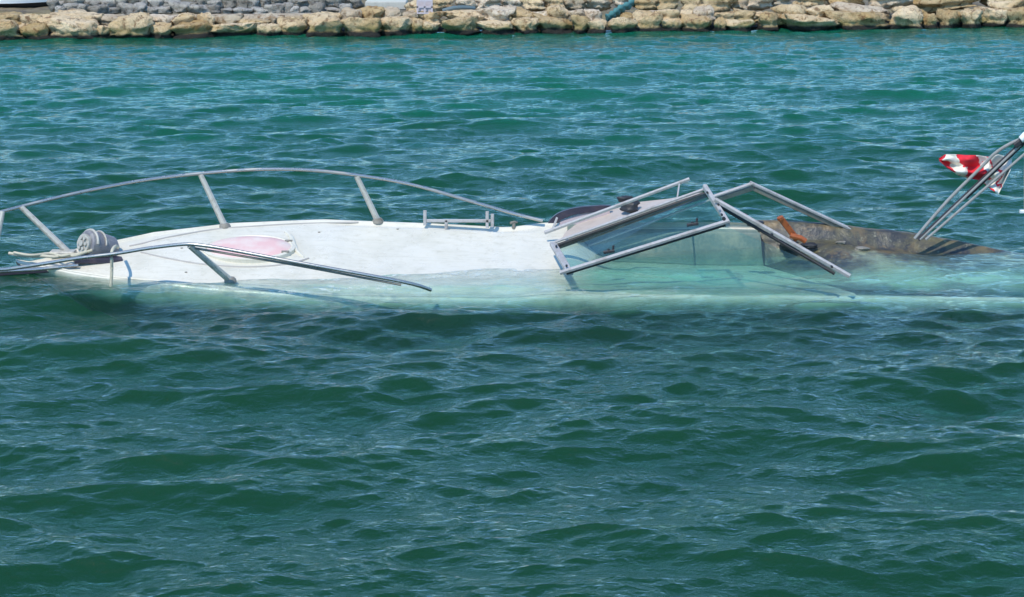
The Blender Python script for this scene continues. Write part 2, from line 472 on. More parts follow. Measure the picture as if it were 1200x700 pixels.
# seabed: silty bottom that shelves up to the breakwater
def m_sand():
    n = NT('silty_sand'); v = n.pos()
    return n.pbr(n.mix(n.rng(n.noise(v, .8, 6, .6), .4, .65), (.30, .27, .19), (.12, .13, .08)), .9, 0, n.bump(n.noise(v, 5, 5), .4, .05))
sx = list(np.linspace(-60, 60, 61)); sy = [-60, -20, 0, 10, 20, 26, 30, 33, 35, 36.5, 38, 40, 60]
sv = [(x, y, float(np.interp(y, [0, 24, 34, 38, 42, 60], [-3.2, -2.6, -1.2, -.35, .0, .1])) + .12 * mnoise.noise(Vector((x * .3, y * .3, 0)))) for y in sy for x in sx]
sf = [(r * 61 + c, r * 61 + c + 1, (r + 1) * 61 + c + 1, (r + 1) * 61 + c) for r in range(len(sy) - 1) for c in range(60)]
tag(obj('seabed', sv, sf, m_sand()), kind='structure')

# ------------------------------------------------------------------ breakwater core and the ground behind it
def shoreY(x): return 36.25 + (x + 10) * .125      # the waterline recedes to the right
def core():
    xs = np.arange(-45, 45.01, .16); prof = [(-1.6, -1.6), (-.5, -.6), (-.05, -.3), (.2, -.04), (.5, .07), (.85, .10), (1.4, .12), (1.9, .14), (2.6, .18), (3.4, .2), (4.4, .2), (6, .2), (9, .22), (14, .25), (30, .25), (80, .25)]
    vs, fs = [], []
    for x in xs:
        for k, (d, z) in enumerate(prof):
            n1 = mnoise.noise(Vector((x * 1.3, d * 1.5, 3.1))); n2 = mnoise.noise(Vector((x * 3.1, d * 3, 9)))
            a = .22 if 0 < d < 7 else .05
            vs.append((x + .05 * n2, shoreY(x) + d + a * n2, z + (a * .3) * n1 + a * .2 * n2))
    K = len(prof)
    for i in range(len(xs) - 1):
        for k in range(K - 1): fs.append((i * K + k, (i + 1) * K + k, (i + 1) * K + k + 1, i * K + k + 1))
    m = m_rock('rubble_fill', (.13, .10, .07), (.24, .19, .13), (.05, .035, .025))  # fill coloured dark to stand for shade in the gaps between boulders
    return tag(obj('breakwater_ground', vs, fs, m), kind='structure')
core()

# ------------------------------------------------------------------ breakwater boulders
def rock_mesh(seed, sx_, sy_, sz_, sub, flat=.25, blocky=.5):
    r = random.Random(seed)
    bm = bmesh.new()
    bmesh.ops.create_icosphere(bm, subdivisions=sub, radius=1)
    planes = []
    for _ in range(r.randint(9, 13)):
        n = Vector((r.gauss(0, 1), r.gauss(0, 1), r.gauss(0, .8))).normalized()
        planes.append((n, r.uniform(.62, .86)))
    planes.append((Vector((r.uniform(-.15, .15), r.uniform(-.3, .1), 1)).normalized(), r.uniform(.5, .72)))
    o1 = Vector((r.uniform(0, 99), r.uniform(0, 99), r.uniform(0, 99)))
    for v in bm.verts:
        p = v.co.copy()
        e = 1 / max(abs(p.x), abs(p.y), abs(p.z))
        p = p * (1 + (e - 1) * blocky)
        for n, d in planes:
            t = p.dot(n) - d
            if t > 0: p -= n * t * .88
        k = 1 - .22 * math.exp(-((p.z + .12) / .2) ** 2)
        p.x *= k; p.y *= k
        q = p + o1
        f = 1 + .20 * mnoise.noise(q * 1.4) + .30 * (.22 - abs(mnoise.noise(q * 2.7))) + .10 * mnoise.noise(q * 7)
        p = p * f
        v.co = Vector((p.x * sx_ * 1.22, p.y * sy_ * 1.22, p.z * sz_ * 1.22))
    me = bpy.data.meshes.new('boulder'); bm.to_mesh(me); bm.free()
    me.polygons.foreach_set('use_smooth', [True] * len(me.polygons))
    return me
ROCKS = []
def rock(x0, x1, y0, y1, mat='rock', dY=0., row='waterline', depth=None, sub=4, name='boulder'):
    xm, ym = (x0 + x1) / 2, (y0 + y1) / 2
    Y = shoreY((xm - 600) / 60) + dY
    a, b = at(x0, ym, Y), at(x1, ym, Y)
    t, bo = at(xm, y0, Y), at(xm, y1, Y)
    hx, hz = (b.x - a.x) / 2, max(.05, (t.z - bo.z) / 2)
    hy = depth or min(max(hx * .8, hz), .75)
    seed = int(x0 * 131 + y0 * 17 + 3)
    me = rock_mesh(seed, hx * random.uniform(.95, 1.04), hy, hz * 1.12, sub)
    me.materials.append(M[mat])
    o = bpy.data.objects.new(name, me); col.objects.link(o)
    o.location = (a.x + hx, Y + hy * .8, (t.z + bo.z) / 2)
    o.rotation_euler = (0, R(random.uniform(-6, 6)), R(random.uniform(-10, 10)))
    ROCKS.append((row, xm, ym, hx * 2, hz * 2, mat, o))
    return o
low = [(-22,22,31,47),(20,60,35,48),(60,120,29,47),(108,130,36,47),(126,172,31,46),(170,203,33,46),(200,252,33,44),(248,306,33,44),(300,330,34,45),(325,357,30,44),(357,402,31,43),
 (400,442,29,42),(443,479,30,42),(478,497,30,41),(494,514,30,41),(520,562,27,41),(560,604,30,40),(603,630,26,40),(627,670,27,40),(669,691,26,38),(689,712,27,38),(711,745,27,38),(744,776,24,37),(774,803,25,37),
 (800,838,25,37),(835,852,25,37),(850,884,26,37),(886,918,24,36),(920,977,25,36),(976,1046,21,35),(1046,1084,20,34),(1082,1102,20,34),(1100,1128,21,34),(1126,1152,21,33),(1155,1186,19,32),(1184,1226,18,32)]
for q in low: rock(q[0] + 1, q[1] - 1, q[2] - random.uniform(3, 11), q[3] + 4, mat='rock', dY=random.uniform(-.15, .15))
mid = [(-18,24,16,33),(22,44,17,36),(42,66,20,36),(62,118,16,35),(112,150,17,34),(146,178,17,35),(174,204,18,36),(200,234,17,36),(231,253,17,35),(250,282,17,36),(279,312,22,36),(308,330,17,36),(326,356,20,35),(352,380,17,31),(378,404,15,31),
 (400,424,11,31),(420,450,9,30),(448,472,11,31),(470,490,13,30),(488,518,12,31),(518,566,13,30),(562,600,8,30),(600,628,12,31),(626,646,13,30),(640,668,8,31),(666,686,11,30),(684,708,11,29),(722,748,17,30),(744,774,13,29),(770,798,11,27),(795,812,13,28),
 (810,838,9,27),(836,862,14,28),(858,888,12,28),(884,914,14,27),(908,946,4,27),(942,976,8,24),(978,1044,8,28),(1046,1070,8,24),(1110,1136,15,26),(1142,1158,9,24),(1160,1202,0,20)]
for q in mid: rock(*q, mat=random.choice(['rock', 'rock', 'rock2']), dY=.36 + random.uniform(-.08, .08), row='middle')
top = [(476,500,2,15),(500,530,-4,13),(530,560,0,14),(556,590,-4,12),(586,612,-4,13),(610,640,-4,13),(636,662,-5,11),(660,690,-2,13),(688,716,-3,13),(716,742,-6,8),(740,770,-5,13),(768,800,-8,11),(798,826,-6,13),(822,862,-7,14),(858,880,-5,13),(876,905,-6,12),(900,930,-8,9),(934,976,-8,9),(972,1018,-10,7),(1012,1072,-12,8),(1066,1152,-4,16),(1150,1178,-10,8),(1172,1215,-14,6)]
for q in top: rock(*q, mat=random.choice(['rock', 'rock2', 'rock2']), dY=1.0 + random.uniform(-.1, .1), row='upper')
rr = random.Random(3)
x = 62.
while x < 405:                                                    # grey rubble above the pale ledge on the left
    w = rr.uniform(9, 27); rock(x, x + w, rr.uniform(3, 10), rr.uniform(16, 19), 'grey', 1.75 + rr.uniform(-.1, .1), 'grey lower', sub=3, name='rubble_stone'); x += w * .82
x = 54.
while x < 405:
    w = rr.uniform(10, 28); rock(x, x + w, rr.uniform(-7, 3), rr.uniform(9, 14), 'grey', 2.35 + rr.uniform(-.1, .1), 'grey upper', sub=3, name='rubble_stone'); x += w * .82
ORD = ['first','second','third','fourth','fifth','sixth','seventh','eighth','ninth','tenth','eleventh','twelfth','thirteenth','fourteenth','fifteenth','sixteenth','seventeenth','eighteenth','nineteenth']
TENS = {20:'twent',30:'thirt',40:'fort'}
def ordw(i):
    if i < 20: return ORD[i - 1]
    t, u = i // 10 * 10, i % 10
    return TENS[t] + ('ieth' if u == 0 else 'y-' + ORD[u - 1])
for row in sorted({r[0] for r in ROCKS}):
    L = sorted([r for r in ROCKS if r[0] == row], key=lambda r: r[1])
    for i, (_, xm, ym, w, h, mat, o) in enumerate(L):
        size = 'large' if w > .85 else ('small' if w < .42 else 'medium')
        form = 'wide' if w > 2.3 * h else 'blocky'
        if row == 'waterline': lab = f'{size} {form} tan boulder, {ordw(i+1)} from left in the wet waterline row of breakwater'; g = 'boulders along the breakwater waterline'
        elif row == 'middle': lab = f'{size} {form} dry boulder, {ordw(i+1)} from left in the breakwater middle row'; g = 'boulders in the middle of the breakwater'
        elif row == 'upper': lab = f'{size} {form} pale boulder, {ordw(i+1)} from left along the breakwater top edge'; g = 'boulders on top of the breakwater'
        elif row == 'grey lower': lab = f'{size} grey stone, {ordw(i+1)} from left in the rubble row just behind pale ledge'; g = 'grey rubble stones behind the ledge'
        else: lab = f'{size} grey stone, {ordw(i+1)} from left in the topmost rubble row'; g = 'grey rubble stones behind the ledge'
        tag(o, lab, 'rock', g)
# pale ledge the left half of the breakwater carries
lv = []
xs = np.linspace(-13.5, -3.4, 90)
K = 6
for x in xs:
    n1 = mnoise.noise(Vector((x * 2.1, 0, 7))) * .05
    Y0 = shoreY(x) + 1.05 + n1
    t = .33 + .02 * mnoise.noise(Vector((x * 1.4, 4, 0)))
    for d, z in ((0, .20), (-.03, t - .05), (.04, t), (.25, t + .01 + n1 * .3), (.5, t + .0), (.55, .1)): lv.append((x, Y0 + d, z))
lf = [(i * K + k, (i + 1) * K + k, (i + 1) * K + k + 1, i * K + k + 1) for i in range(89) for k in range(K - 1)]
tag(soft(obj('ledge', lv, lf, M['rock2'])), 'long pale flat ledge between the tan boulders and grey rubble on the left', 'ledge')

# things on the breakwater
def far_boat():
    Y = 41.2
    r = root('beached_boat', at(-20, 13, Y), 'white boat hull with black underside beyond the ledge at top left corner', 'boat')
    x0, x1 = at(-90, 6, Y).x, at(57, 6, Y).x
    zt, zm, zb = at(0, -22, Y).z, at(0, 5, Y).z, at(0, 14, Y).z
    def hullpart(rows, name, m):
        vs, fs = [], []; N = 24
        for i in range(N + 1):
            s = i / N; x = x0 + (x1 - x0) * s
            hb = .75 * (1 - max(0, (s - .55) / .45) ** 2.2)
            for side in (-1, 1):
                for (z, k) in (rows if side < 0 else rows[::-1]):
                    vs.append((x - (.35 * (1 - k) * max(0, s - .7) / .3), Y + .8 + side * (hb * k + .01), z))
        K = 2 * len(rows)
        for i in range(N):
            for k in range(K - 1): fs.append((i * K + k, (i + 1) * K + k, (i + 1) * K + k + 1, i * K + k + 1))
        fs.append(tuple(range(K))); fs.append(tuple(N * K + k for k in range(K))[::-1])
        return soft(obj(name, vs, fs, m, r))
    hullpart([(zt, 1), (zm, .93)], 'topsides', M['white_paint'])
    hullpart([(zm - .003, .925), ((zm + zb) / 2, .8), (zb, .35)], 'bottom', M['hull_black'])  # lower part of the far hull in plain black
far_boat()
Y = shoreY(-2.5) + 1.7
b = MB(); p0, p1 = at(428, 6, Y), at(476, 6, Y)
b.slab([(p0.x, Y, p0.z - .10), (p1.x, Y, p1.z - .10), (p1.x, Y, p1.z + .07), (p0.x, Y, p0.z + .07)], (0, 1, 0), .7)
o = b.build('concrete_slab', M['concrete'], origin=(p0.x, Y, p0.z)); bv = o.modifiers.new('b', 'BEVEL'); bv.width = .02; bv.segments = 2
tag(o, 'pale concrete slab lying between the boulders and the grey rubble', 'slab')
Y = shoreY(2.0) + .30
b = MB()
for k in range(3):
    off = Vector((0, .02 * k, -.03 * k))
    b.tube([p + off for p in spline([at(745, -4, Y + .9), at(738, 4, Y + .55), at(727, 9, Y + .3), at(719, 15, Y + .15), at(711, 20, Y + .05)], 6)], [.05 + .018 * math.sin(i * 1.7 + k) for i in range(25)], 10)
tag(b.build('netting_bundle', M['teal'], origin=at(711, 20, Y)), 'twisted teal netting bundle hanging down over the tan boulders', 'netting')
Y = shoreY(-1.2) + .8
b = MB(); b.tube(spline([at(519, 13, Y), at(530, 10, Y), at(543, 9, Y + .1), at(556, 10, Y + .2)], 6), .045, 10)
tag(b.build('pipe_piece', M['slate'], origin=at(519, 13, Y)), 'short slate blue pipe curving across the top of a boulder', 'pipe')
Y = shoreY(-1.8) + .45
c0 = at(498, 16, Y); r_ = root('plastic_crate', c0, 'small pale lilac plastic crate wedged upright between tan boulders', 'crate')
b = MB()
w, h, t = .16, .27, .015
for (xa, xb, za, zb) in ((-w, w, 0, .03), (-w, w, h - .03, h), (-w, w, .12, .15), (-w, -w + .03, .03, h - .03), (w - .03, w, .03, h - .03), (-.015, .015, .03, h - .03)):
    b.slab([(c0.x + xa, Y - .1, c0.z + za), (c0.x + xb, Y - .1, c0.z + za), (c0.x + xb, Y - .1, c0.z + zb), (c0.x + xa, Y - .1, c0.z + zb)], (0, 1, 0), t)
b.build('lattice', M['lilac'], r_, smooth=False)
b = MB(); b.slab([(c0.x - w + .01, Y, c0.z + .005), (c0.x + w - .01, Y, c0.z + .005), (c0.x + w - .01, Y, c0.z + h - .005), (c0.x - w + .01, Y, c0.z + h - .005)], (0, 1, 0), .15)
b.build('box', M['lilac'], r_, smooth=False)

# ------------------------------------------------------------------ the sunken motorboat
boat = root('sunken_motorboat', (wx(600), BOATY, -.6), 'half sunken white motorboat listing towards the viewer, foredeck and windscreen above the water', 'boat')
PORT_Y = [(22,15.97),(40,15.94),(60,15.88),(90,15.80),(135,15.70),(200,15.58),(260,15.50),(400,15.44),(600,15.43),(1300,15.46)]
PORT_Z = [(22,.10),(60,.07),(90,.04),(135,.015),(200,.0),(260,-.03),(400,-.085),(600,-.105),(800,-.11),(1300,-.15)]
STB_Y = [(22,16.0),(40,16.04),(60,16.12),(90,16.24),(135,16.42),(200,16.62),(260,16.77),(400,16.95),(600,17.03),(1300,17.0)]
STB_P = [(22,311),(40,308),(60,303),(90,292),(135,282),(170,274),(260,263),(370,258.5),(500,263),(600,268),(650,269),(850,268),(900,269),(1000,273),(1060,279),(1120,287),(1180,297),(1300,318)]
def stz(px):
    return at(px, lerp_tab(STB_P, px), lerp_tab(STB_Y, px)).z
def deck_pt(px, t, extra=0.):
    """t = -1 port gunwale, +1 starboard gunwale"""
    yp, ys_ = lerp_tab(PORT_Y, px), lerp_tab(STB_Y, px)
    zp, zs = lerp_tab(PORT_Z, px), stz(px)
    w = (ys_ - yp)
    f = (t + 1) / 2
    c = (.014 - .040 * sstep(330, 430, px)) * w * (1 - t * t)
    trunk = .045 * sstep(352, 392, px - 26 * t * t) * (1 - sstep(.76, .9, abs(t))) * (1 - sstep(600, 640, px))
    toe = .018 * (sstep(.93, .965, abs(t)) - sstep(.985, 1.0, abs(t)) * .6)
    lift = .055 * sstep(585, 650, px) * (1 - sstep(.9, 1.0, -t) * .4)
    return Vector((wx(px), yp + w * f, zp + (zs - zp) * f + c + trunk + toe + lift + extra))
def on_deck(px, py, extra=0.):
    """where the line of sight to that spot of the photo meets the deck"""
    best = None
    for k in range(201):
        t = -1 + 2 * k / 200
        # find the station whose x matches at that depth
        P = deck_pt(px, t)
        q = at(px, py, P.y)
        d = abs(q.z - P.z)
        if best is None or d < best[0]: best = (d, t, q.x)
    s = 600 + (best[2]) / (wx(1600) / 1000)
    P = deck_pt(s, best[1]); P.z += extra
    return P
def loft(pts, name, m, parent, flip=False):
    n, k = len(pts), len(pts[0])
    vs = [p for r in pts for p in r]
    fs = [(i*k+j, (i+1)*k+j, (i+1)*k+j+1, i*k+j+1) for i in range(n-1) for j in range(k-1)]
    if flip: fs = [f[::-1] for f in fs]
    return obj(name, vs, fs, m, parent)
# hull sides and bottom
st = [22 + (1300 - 22) * (i / 120) ** 1.15 for i in range(121)]
def hull_sec(px):
    a, b = deck_pt(px, -1), deck_pt(px, 1)
    a.z -= .002; b.z -= .002
    yc = (a.y + b.y) / 2; kz = -1.0 + .8 * max(0, (250 - px) / 230) ** 2
    out = []
    for P, sgn in ((a, -1), (b, 1)):
        hb = abs(P.y - yc)
        row = [P, Vector((P.x, P.y + sgn * .018, P.z - .014)), Vector((P.x, P.y + sgn * .028, P.z - .045)), Vector((P.x, P.y + sgn * .02, P.z - .10)),
               Vector((P.x, P.y - sgn * .01, P.z - .22)), Vector((P.x, yc + sgn * hb * .85, P.z - .42)), Vector((P.x, yc + sgn * hb * .5, (P.z - .5 + kz) / 2)), Vector((P.x, yc + .05, kz))]
        rk = max(0, (300 - px) / 278) ** 1.5
        row = [Vector((q.x + (P.z - q.z) * 1.5 * rk, q.y, q.z)) for q in row]
        out.append(row)
    return out[0][:-1] + out[1][::-1]
H = soft(loft([hull_sec(p) for p in st], 'hull', M['hull'], boat), 40)
tr = hull_sec(1300)
obj('transom', tr, [tuple(range(len(tr)))], M['gel'], boat, False)
# foredeck
ts = [-1 + 2 * j / 90 for j in range(91)]
sts = [22 + (662 - 22) * i / 190 for i in range(191)]
loft([[deck_pt(p, t) for t in ts] for p in sts], 'foredeck', M['gel'], boat)
# cockpit liner: white floor lying just under the water
def skew(t): return 1000 - 50 * (t + 1)
def cock(px, t):
    P = deck_pt(px, t)
    ramp = sstep(662, 730, px)
    P.z -= .055 * ramp
    e = (1 - sstep(.80, .90, abs(t))) * ramp
    fl = -.062 - .03 * sstep(720, 860, px) - .025 * (t + 1)
    P.z = P.z * (1 - e) + fl * e
    seat = .10 * (sstep(-.05, .0, t) - sstep(.35, .40, t)) * (sstep(740, 750, px) - sstep(820, 830, px))
    P.z += .3 * seat * e
    return P
N = 70
loft([[cock(661.9 + (skew(t) - 661.9) * i / N, t) for t in [-1 + 2 * j / 140 for j in range(141)]] for i in range(N + 1)], 'cockpit_liner', M['gel'], boat)
sp_ = m_grime('dark_side_lining', (.12, .17, .15), (.30, .30, .23), .5, 0, 5, .9, .3)
loft([[cock(668 + (skew(t) - 668) * i / 60, t) + Vector((0, -.004, .008)) for t in [.80 + .15 * j / 20 for j in range(21)]] for i in range(61)], 'side_lining', sp_, boat)  # dark lining laid over the white starboard wall
# aft deck, fouled and awash
def aft(px, t):
    P = deck_pt(px, t); P.z -= .118 * (1 - sstep(.82, .97, t)) * (.55 + .45 * sstep(-.8, -.55, t)) - .008 * sstep(.95, .98, t)
    q = Vector((P.x * 1.6, P.y * 1.6, 0))
    a = 1 - sstep(.75, 1.0, abs(t))
    P.z += .025 * mnoise.noise(q) + .012 * mnoise.noise(q * 3.1) + .005 * mnoise.noise(q * 8)
    P.z += .02 * a - .05 * a * math.exp(-((px - 1058) / 55) ** 2 - ((t + .1) / .35) ** 2)
    P.z = -.13 + (P.z + .13) * sstep(-2, 75, px - skew(t)) if t < .8 else P.z
    P.z += .04 * math.exp(-((px - 1020) / 90) ** 2) * sstep(-.9, -.3, t) * (1 - sstep(.5, 1, t))
    return P
loft([[aft(skew(t) + (1300 - skew(t)) * i / 110, t) for t in [-.80 + 1.84 * j / 70 for j in range(71)]] for i in range(111)], 'aft_deck', M['aft'], boat)
loft([[deck_pt(skew(t) + (1300 - skew(t)) * i / 110, t, -.055) for t in [-1 + .2 * j / 8 for j in range(9)]] for i in range(111)], 'side_deck', M['gel'], boat)
loft([[aft(skew(t) - .5, t) + Vector((0, 0, -.4 * k / 3)) for t in [-.80 + 1.84 * j / 70 for j in range(71)]] for k in range(4)], 'aft_bulkhead', M['navy'], boat)

# deck hatch
hc = on_deck(292, 291)
nrm = Vector((0, -.16, 1)).normalized()
def ell_ring(c, ax, ay, z, seg=40):
    return [c + Vector((ax * math.cos(a), 0, 0)) + Vector((0, ay * math.sin(a), ay * math.sin(a) * .16)) + nrm * z for a in [2 * math.pi * k / seg for k in range(seg)]]
def rings(rs, cap=True):
    k = len(rs[0]); vs = [p for r in rs for p in r]
    fs = [(i*k+j, i*k+(j+1) % k, (i+1)*k+(j+1) % k, (i+1)*k+j) for i in range(len(rs)-1) for j in range(k)]
    if cap: fs.append(tuple((len(rs)-1)*k + j for j in range(k)))
    return vs, fs
hat = soft(obj('deck_hatch', *rings([ell_ring(hc, .41, .30, z) for z in (-.03, .012)] + [ell_ring(hc, .385, .275, .02), ell_ring(hc, .375, .265, .012)]), M['gel'], boat))
obj('hatch_lid', *rings([ell_ring(hc, .372, .262, .008), ell_ring(hc, .36, .25, .019), ell_ring(hc, .25, .17, .026), ell_ring(hc, .1, .07, .029)]), M['pink'], hat)
sm_ = m_grime('grey_line', (.36, .33, .30), (.5, .48, .45), .6, 0, 8, .5, .1)
for line in ([(152,288),(170,284),(200,277),(250,268),(290,265.5),(350,262),(420,261.5)], [(165,296),(200,304),(240,310),(290,313),(335,310),(362,303)]):
    b = MB(); b.tube(spline([on_deck(*p) for p in line], 6), .009, 6); b.build('deck_line', sm_, boat)  # thin grey lines laid along the foredeck
b = MB(); b.tube(spline([on_deck(*p) for p in ((334,271),(341,278),(344,287),(348,295),(356,302))], 6), [.008 + .018 * math.sin(math.pi * i / 24) for i in range(25)], 10); b.build('hatch_lip', M['gel'], boat)
for a in (-.5, .5):
    c = hc + Vector((.385 * math.cos(a), .275 * math.sin(a), .275 * math.sin(a) * .16 + .02)); b = MB(); b.bar(c - Vector((.035, 0, 0)), c + Vector((.03, 0, 0)), .03, .014); b.build('hinge', M['alu_dark'], hat)
c = hc + Vector((-.37, 0, .024)); b = MB(); b.bar(c - Vector((.02, 0, 0)), c + Vector((.04, 0, 0)), .025, .014); b.build('latch', M['rubber'], hat)
# bow plank / roller
b = MB(); b.bar(at(-40, 322, 15.95), at(92, 313, 15.95), .16, .035)
pl = b.build('bow_plank', M['navy'], boat)
b = MB(); b.tube([at(-38, 320, 15.82), at(40, 316, 15.82), at(92, 311, 15.85)], .016)
b.build('edge_rail', M['steel'], pl)
b = MB(); b.bar(at(60, 297, 16.12), at(88, 297, 16.12), .12, .05)
b.build('deck_chock', M['post'], boat)
# anchor windlass
ax0, ax1 = at(101, 286, 15.98), at(132, 291, 16.18)
d = (ax1 - ax0).normalized()
b = MB(); b.tube([ax0 + d * s for s in (-.01, 0, .02, .05, .16, .27, .33)], [.105, .118, .122, .12, .118, .10, .04], 28)
wl = b.build('anchor_windlass', m_grime('scuffed_grey_drum', (.17, .165, .19), (.40, .38, .34), .55, .1, 14, .9, .4), boat)
b = MB(); b.tube([ax0 - d * .035, ax0 - d * .012], .085, 26)
for k in range(6):
    a = k * math.pi / 3; e1 = d.cross(Vector((0, 0, 1))).normalized(); e2 = e1.cross(d)
    c = ax0 - d * .04 + (e1 * math.cos(a) + e2 * math.sin(a)) * .05
    b.tube([c - d * .012, c + d * .01], .016, 8)
b.tube([ax0 - d * .06, ax0 - d * .03], .026, 12)
b.build('gypsy', M['post'], wl)
rp = [ax0 + d * .03 + (e1 * math.cos(a) + e2 * math.sin(a)) * .128 for a in [math.pi * (.05 + k / 12) for k in range(13)]]
b = MB(); b.tube(rp, .012, 8); b.tube([p + d * .09 for p in rp], .008, 8); b.build('hoop', M['post'], wl)
b = MB(); b.bar(at(86, 303, 15.98), at(142, 303, 16.1), .24, .045); b.build('base_plate', M['navy'], wl)
rope = [ax0 + Vector(q) for q in ((.02,-.08,-.05),(-.08,-.12,-.08),(-.16,-.06,-.085),(-.24,-.12,-.09),(-.36,-.08,-.09),(-.5,-.10,-.085),(-.66,-.06,-.07))]
b = MB(); b.tube(spline(rope, 6), .014, 8); b.tube(spline([p + Vector((.05, .05 * math.sin(i * 2), .012)) for i, p in enumerate(rope)], 6), .012, 8); b.build('anchor_rope', M['strap'], boat)
# strap over the rail
s0 = at(139, 288, 15.5)
b = MB(); b.tube(spline([at(138, 290, 15.9), at(135, 289, 15.6), at(131, 296, 15.44), at(131, 315, 15.44), at(130, 336, 15.42)], 5), .014, 8)
b.build('strap', M['strap'], boat)
# cleats and deck fittings
for px, py in ((602, 268),):
    c = on_deck(px, py)
    b = MB(); b.tube([c, c + Vector((0, 0, .05))], .016, 8); b.tube([c + Vector((-.03, -.02, .055)), c + Vector((.0, 0, .06)), c + Vector((.03, .03, .055))], .012, 8)
    b.build('cleat', M['alu_dark'], boat)
for px, py in ((335, 272), (374, 272), (466, 269), (218, 319), (213, 291)):
    c = on_deck(px, py)
    b = MB(); b.tube([c - Vector((0, 0, .003)), c + Vector((0, 0, .004))], .012, 10); b.build('deck_screw', M['alu_dark'], boat)

# bow rail with its stanchions
rail_s = [at(*p) for p in ((636,259,16.95),(600,250,16.97),(560,238.5,16.97),(500,221,16.97),(460,212,16.97),(418,205.5,16.95),(375,200.5,16.92),(330,198.5,16.88),(285,199.5,16.84),(235,203.5,16.78),(190,208.5,16.7),(150,214.5,16.6),(85,227.5,16.4),(20,243.5,16.2),(-25,256,16.02))]
rail_p = [at(*p) for p in ((-48,268,15.9),(-58,285,15.78),(-48,303,15.68),(-25,311,15.62),(0,316,15.57),(40,311,15.5),(90,303,15.44),(135,297.5,15.4),(175,291,15.36),(215,286.5,15.31),(235,287.5,15.29),(270,293,15.27),(350,308,15.22),(470,330,15.2),(505,340,15.3))]
b = MB(); b.tube(spline(rail_s + rail_p, 5), .0155, 12)
br = b.build('bow_rail', M['steel'], boat)
b = MB(); b.tube(spline([at(*p) for p in ((225,290.5,15.33),(270,298,15.28),(350,311.5,15.24),(470,334,15.2))], 5), .010, 10)
b.build('lower_rail', M['alu_dark'], br)
def stanchion(top, foot):
    top, foot = Vector(top), Vector(foot)
    b = MB(); b.tube([foot, foot.lerp(top, .5), top], [.030, .027, .024], 10)
    s = b.build('stanchion', M['post'], br)
    b = MB(); b.tube([foot - Vector((0, 0, .015)), foot + Vector((0, 0, .012)), foot + Vector((0, 0, .03))], [.055, .05, .033], 14)
    b.build('foot', M['alu_dark'], s)
def foot(px, py, Y): return at(px, py, Y)
stanchion(at(235, 205, 16.78), on_deck(264, 264.5))
stanchion(at(418, 207, 16.95), on_deck(443, 259.5))
stanchion(at(25, 243, 16.2), at(82, 298, 16.15))
stanchion(at(222, 288, 15.31), at(270, 329, 15.55))
stanchion(at(3, 248, 16.12), at(-8, 300, 15.98))
# low grab rail on the starboard side
b = MB()
g0, g1 = at(500, 257, 16.9), at(574, 257, 16.9)
b.bar(at(500, 259, 16.9), at(575, 259, 16.9), .03, .028)
gr = b.build('grab_rail', M['alu'], boat)
for px, a, bb in ((498, 247, 264), (523, 258, 268), (571, 248, 267), (577, 251, 266)):
    b = MB(); b.bar(at(px, bb, 16.9), at(px, a, 16.9), .03, .03, up=(0, 1, 0)); b.build('bracket', M['alu'], gr)

# windscreen
def P3(a): return at(*a)
ws_loc = Vector((wx(655), 15.9, .1)) - wpos(boat)
ws = bpy.data.objects.new('windscreen', None); col.objects.link(ws); ws.parent = boat; ws.location = ws_loc
def fbar(a, c, w, h, m, name='frame_bar', up=(0, -.3, 1)):
    b = MB(); b.bar(P3(a), P3(c), w * .70, h * .8, up=up); return b.build(name, M[m], ws)
fbar((648,286,16.28), (668,320,15.40), .085, .05, 'alu', 'base_frame')
fbar((650,284,16.26), (828,221,16.14), .04, .022, 'alu', 'upper_rail')
fbar((651,290,16.25), (829,227.5,16.13), .035, .065, 'rubber', 'gasket')
fbar((676,293,16.85), (836,233,16.85), .03, .016, 'alu', 'far_pillar')
fbar((834,231,16.85), (882,215,16.85), .05, .022, 'alu', 'far_pillar')
fbar((834,236,16.88), (882,220.5,16.88), .04, .055, 'alu_dark', 'far_pillar')
fbar((656,320,15.38), (854,259,15.44), .05, .036, 'alu', 'near_pillar')
fbar((664,321,15.40), (852,263.5,15.46), .03, .018, 'rubber', 'gasket')
fbar((826,219,16.14), (853,262,15.44), .055, .06, 'alu', 'top_frame')
fbar((838,234,15.74), (996,324,15.30), .045, .045, 'alu', 'side_rail')
fbar((838,239,15.78), (978,321,15.34), .03, .03, 'rubber', 'gasket')
fbar((879,214,16.86), (1004,272,17.0), .05, .028, 'alu', 'far_side_rail')
fbar((879,219,16.88), (1001,275,17.02), .045, .05, 'alu_dark', 'far_side_rail')
fbar((638,273,16.62), (808,210,16.62), .04, .035, 'alu', 'centre_bar')
fbar((796,216,16.6), (793,236,16.4), .018, .018, 'alu', 'strut', up=(0, 1, 0))
fbar((650,292,16.2), (668,317,15.5), .02, .03, 'rubber', 'gasket')
def pane(pts, m):
    P = [P3(p) for p in pts]; n = (P[1] - P[0]).cross(P[-1] - P[0])
    b = MB(); b.slab(P, n, .006); b.build('glass_pane', M[m], ws, False)
pane([(656,290,16.2), (828,226,16.1), (850,259,15.46), (667,316,15.44)], 'glass')
pane([(700,312,15.42), (850,265,15.48), (980,320,15.36), (840,335,15.36)], 'glass_side')
for px, py, Y in ((714,294,15.5), (812,262,15.5)):
    c = at(px, py, Y)
    b = MB(); b.bar(c + Vector((-.05, 0, -.015)), c + Vector((.045, 0, .0)), .03, .025); b.tube([c + Vector((.03, 0, 0)), c + Vector((.035, 0, .045))], .01, 8)
    b.tube([c + Vector((-.01, 0, -.01)), c + Vector((-.005, 0, .015))], .012, 8)
    b.build('latch', M['rubber'], ws)
b = MB(); c = at(848, 256, 15.36); b.tube([c, c + Vector((0, -.03, 0))], .016, 12); b.build('knob', M['rubber'], ws)

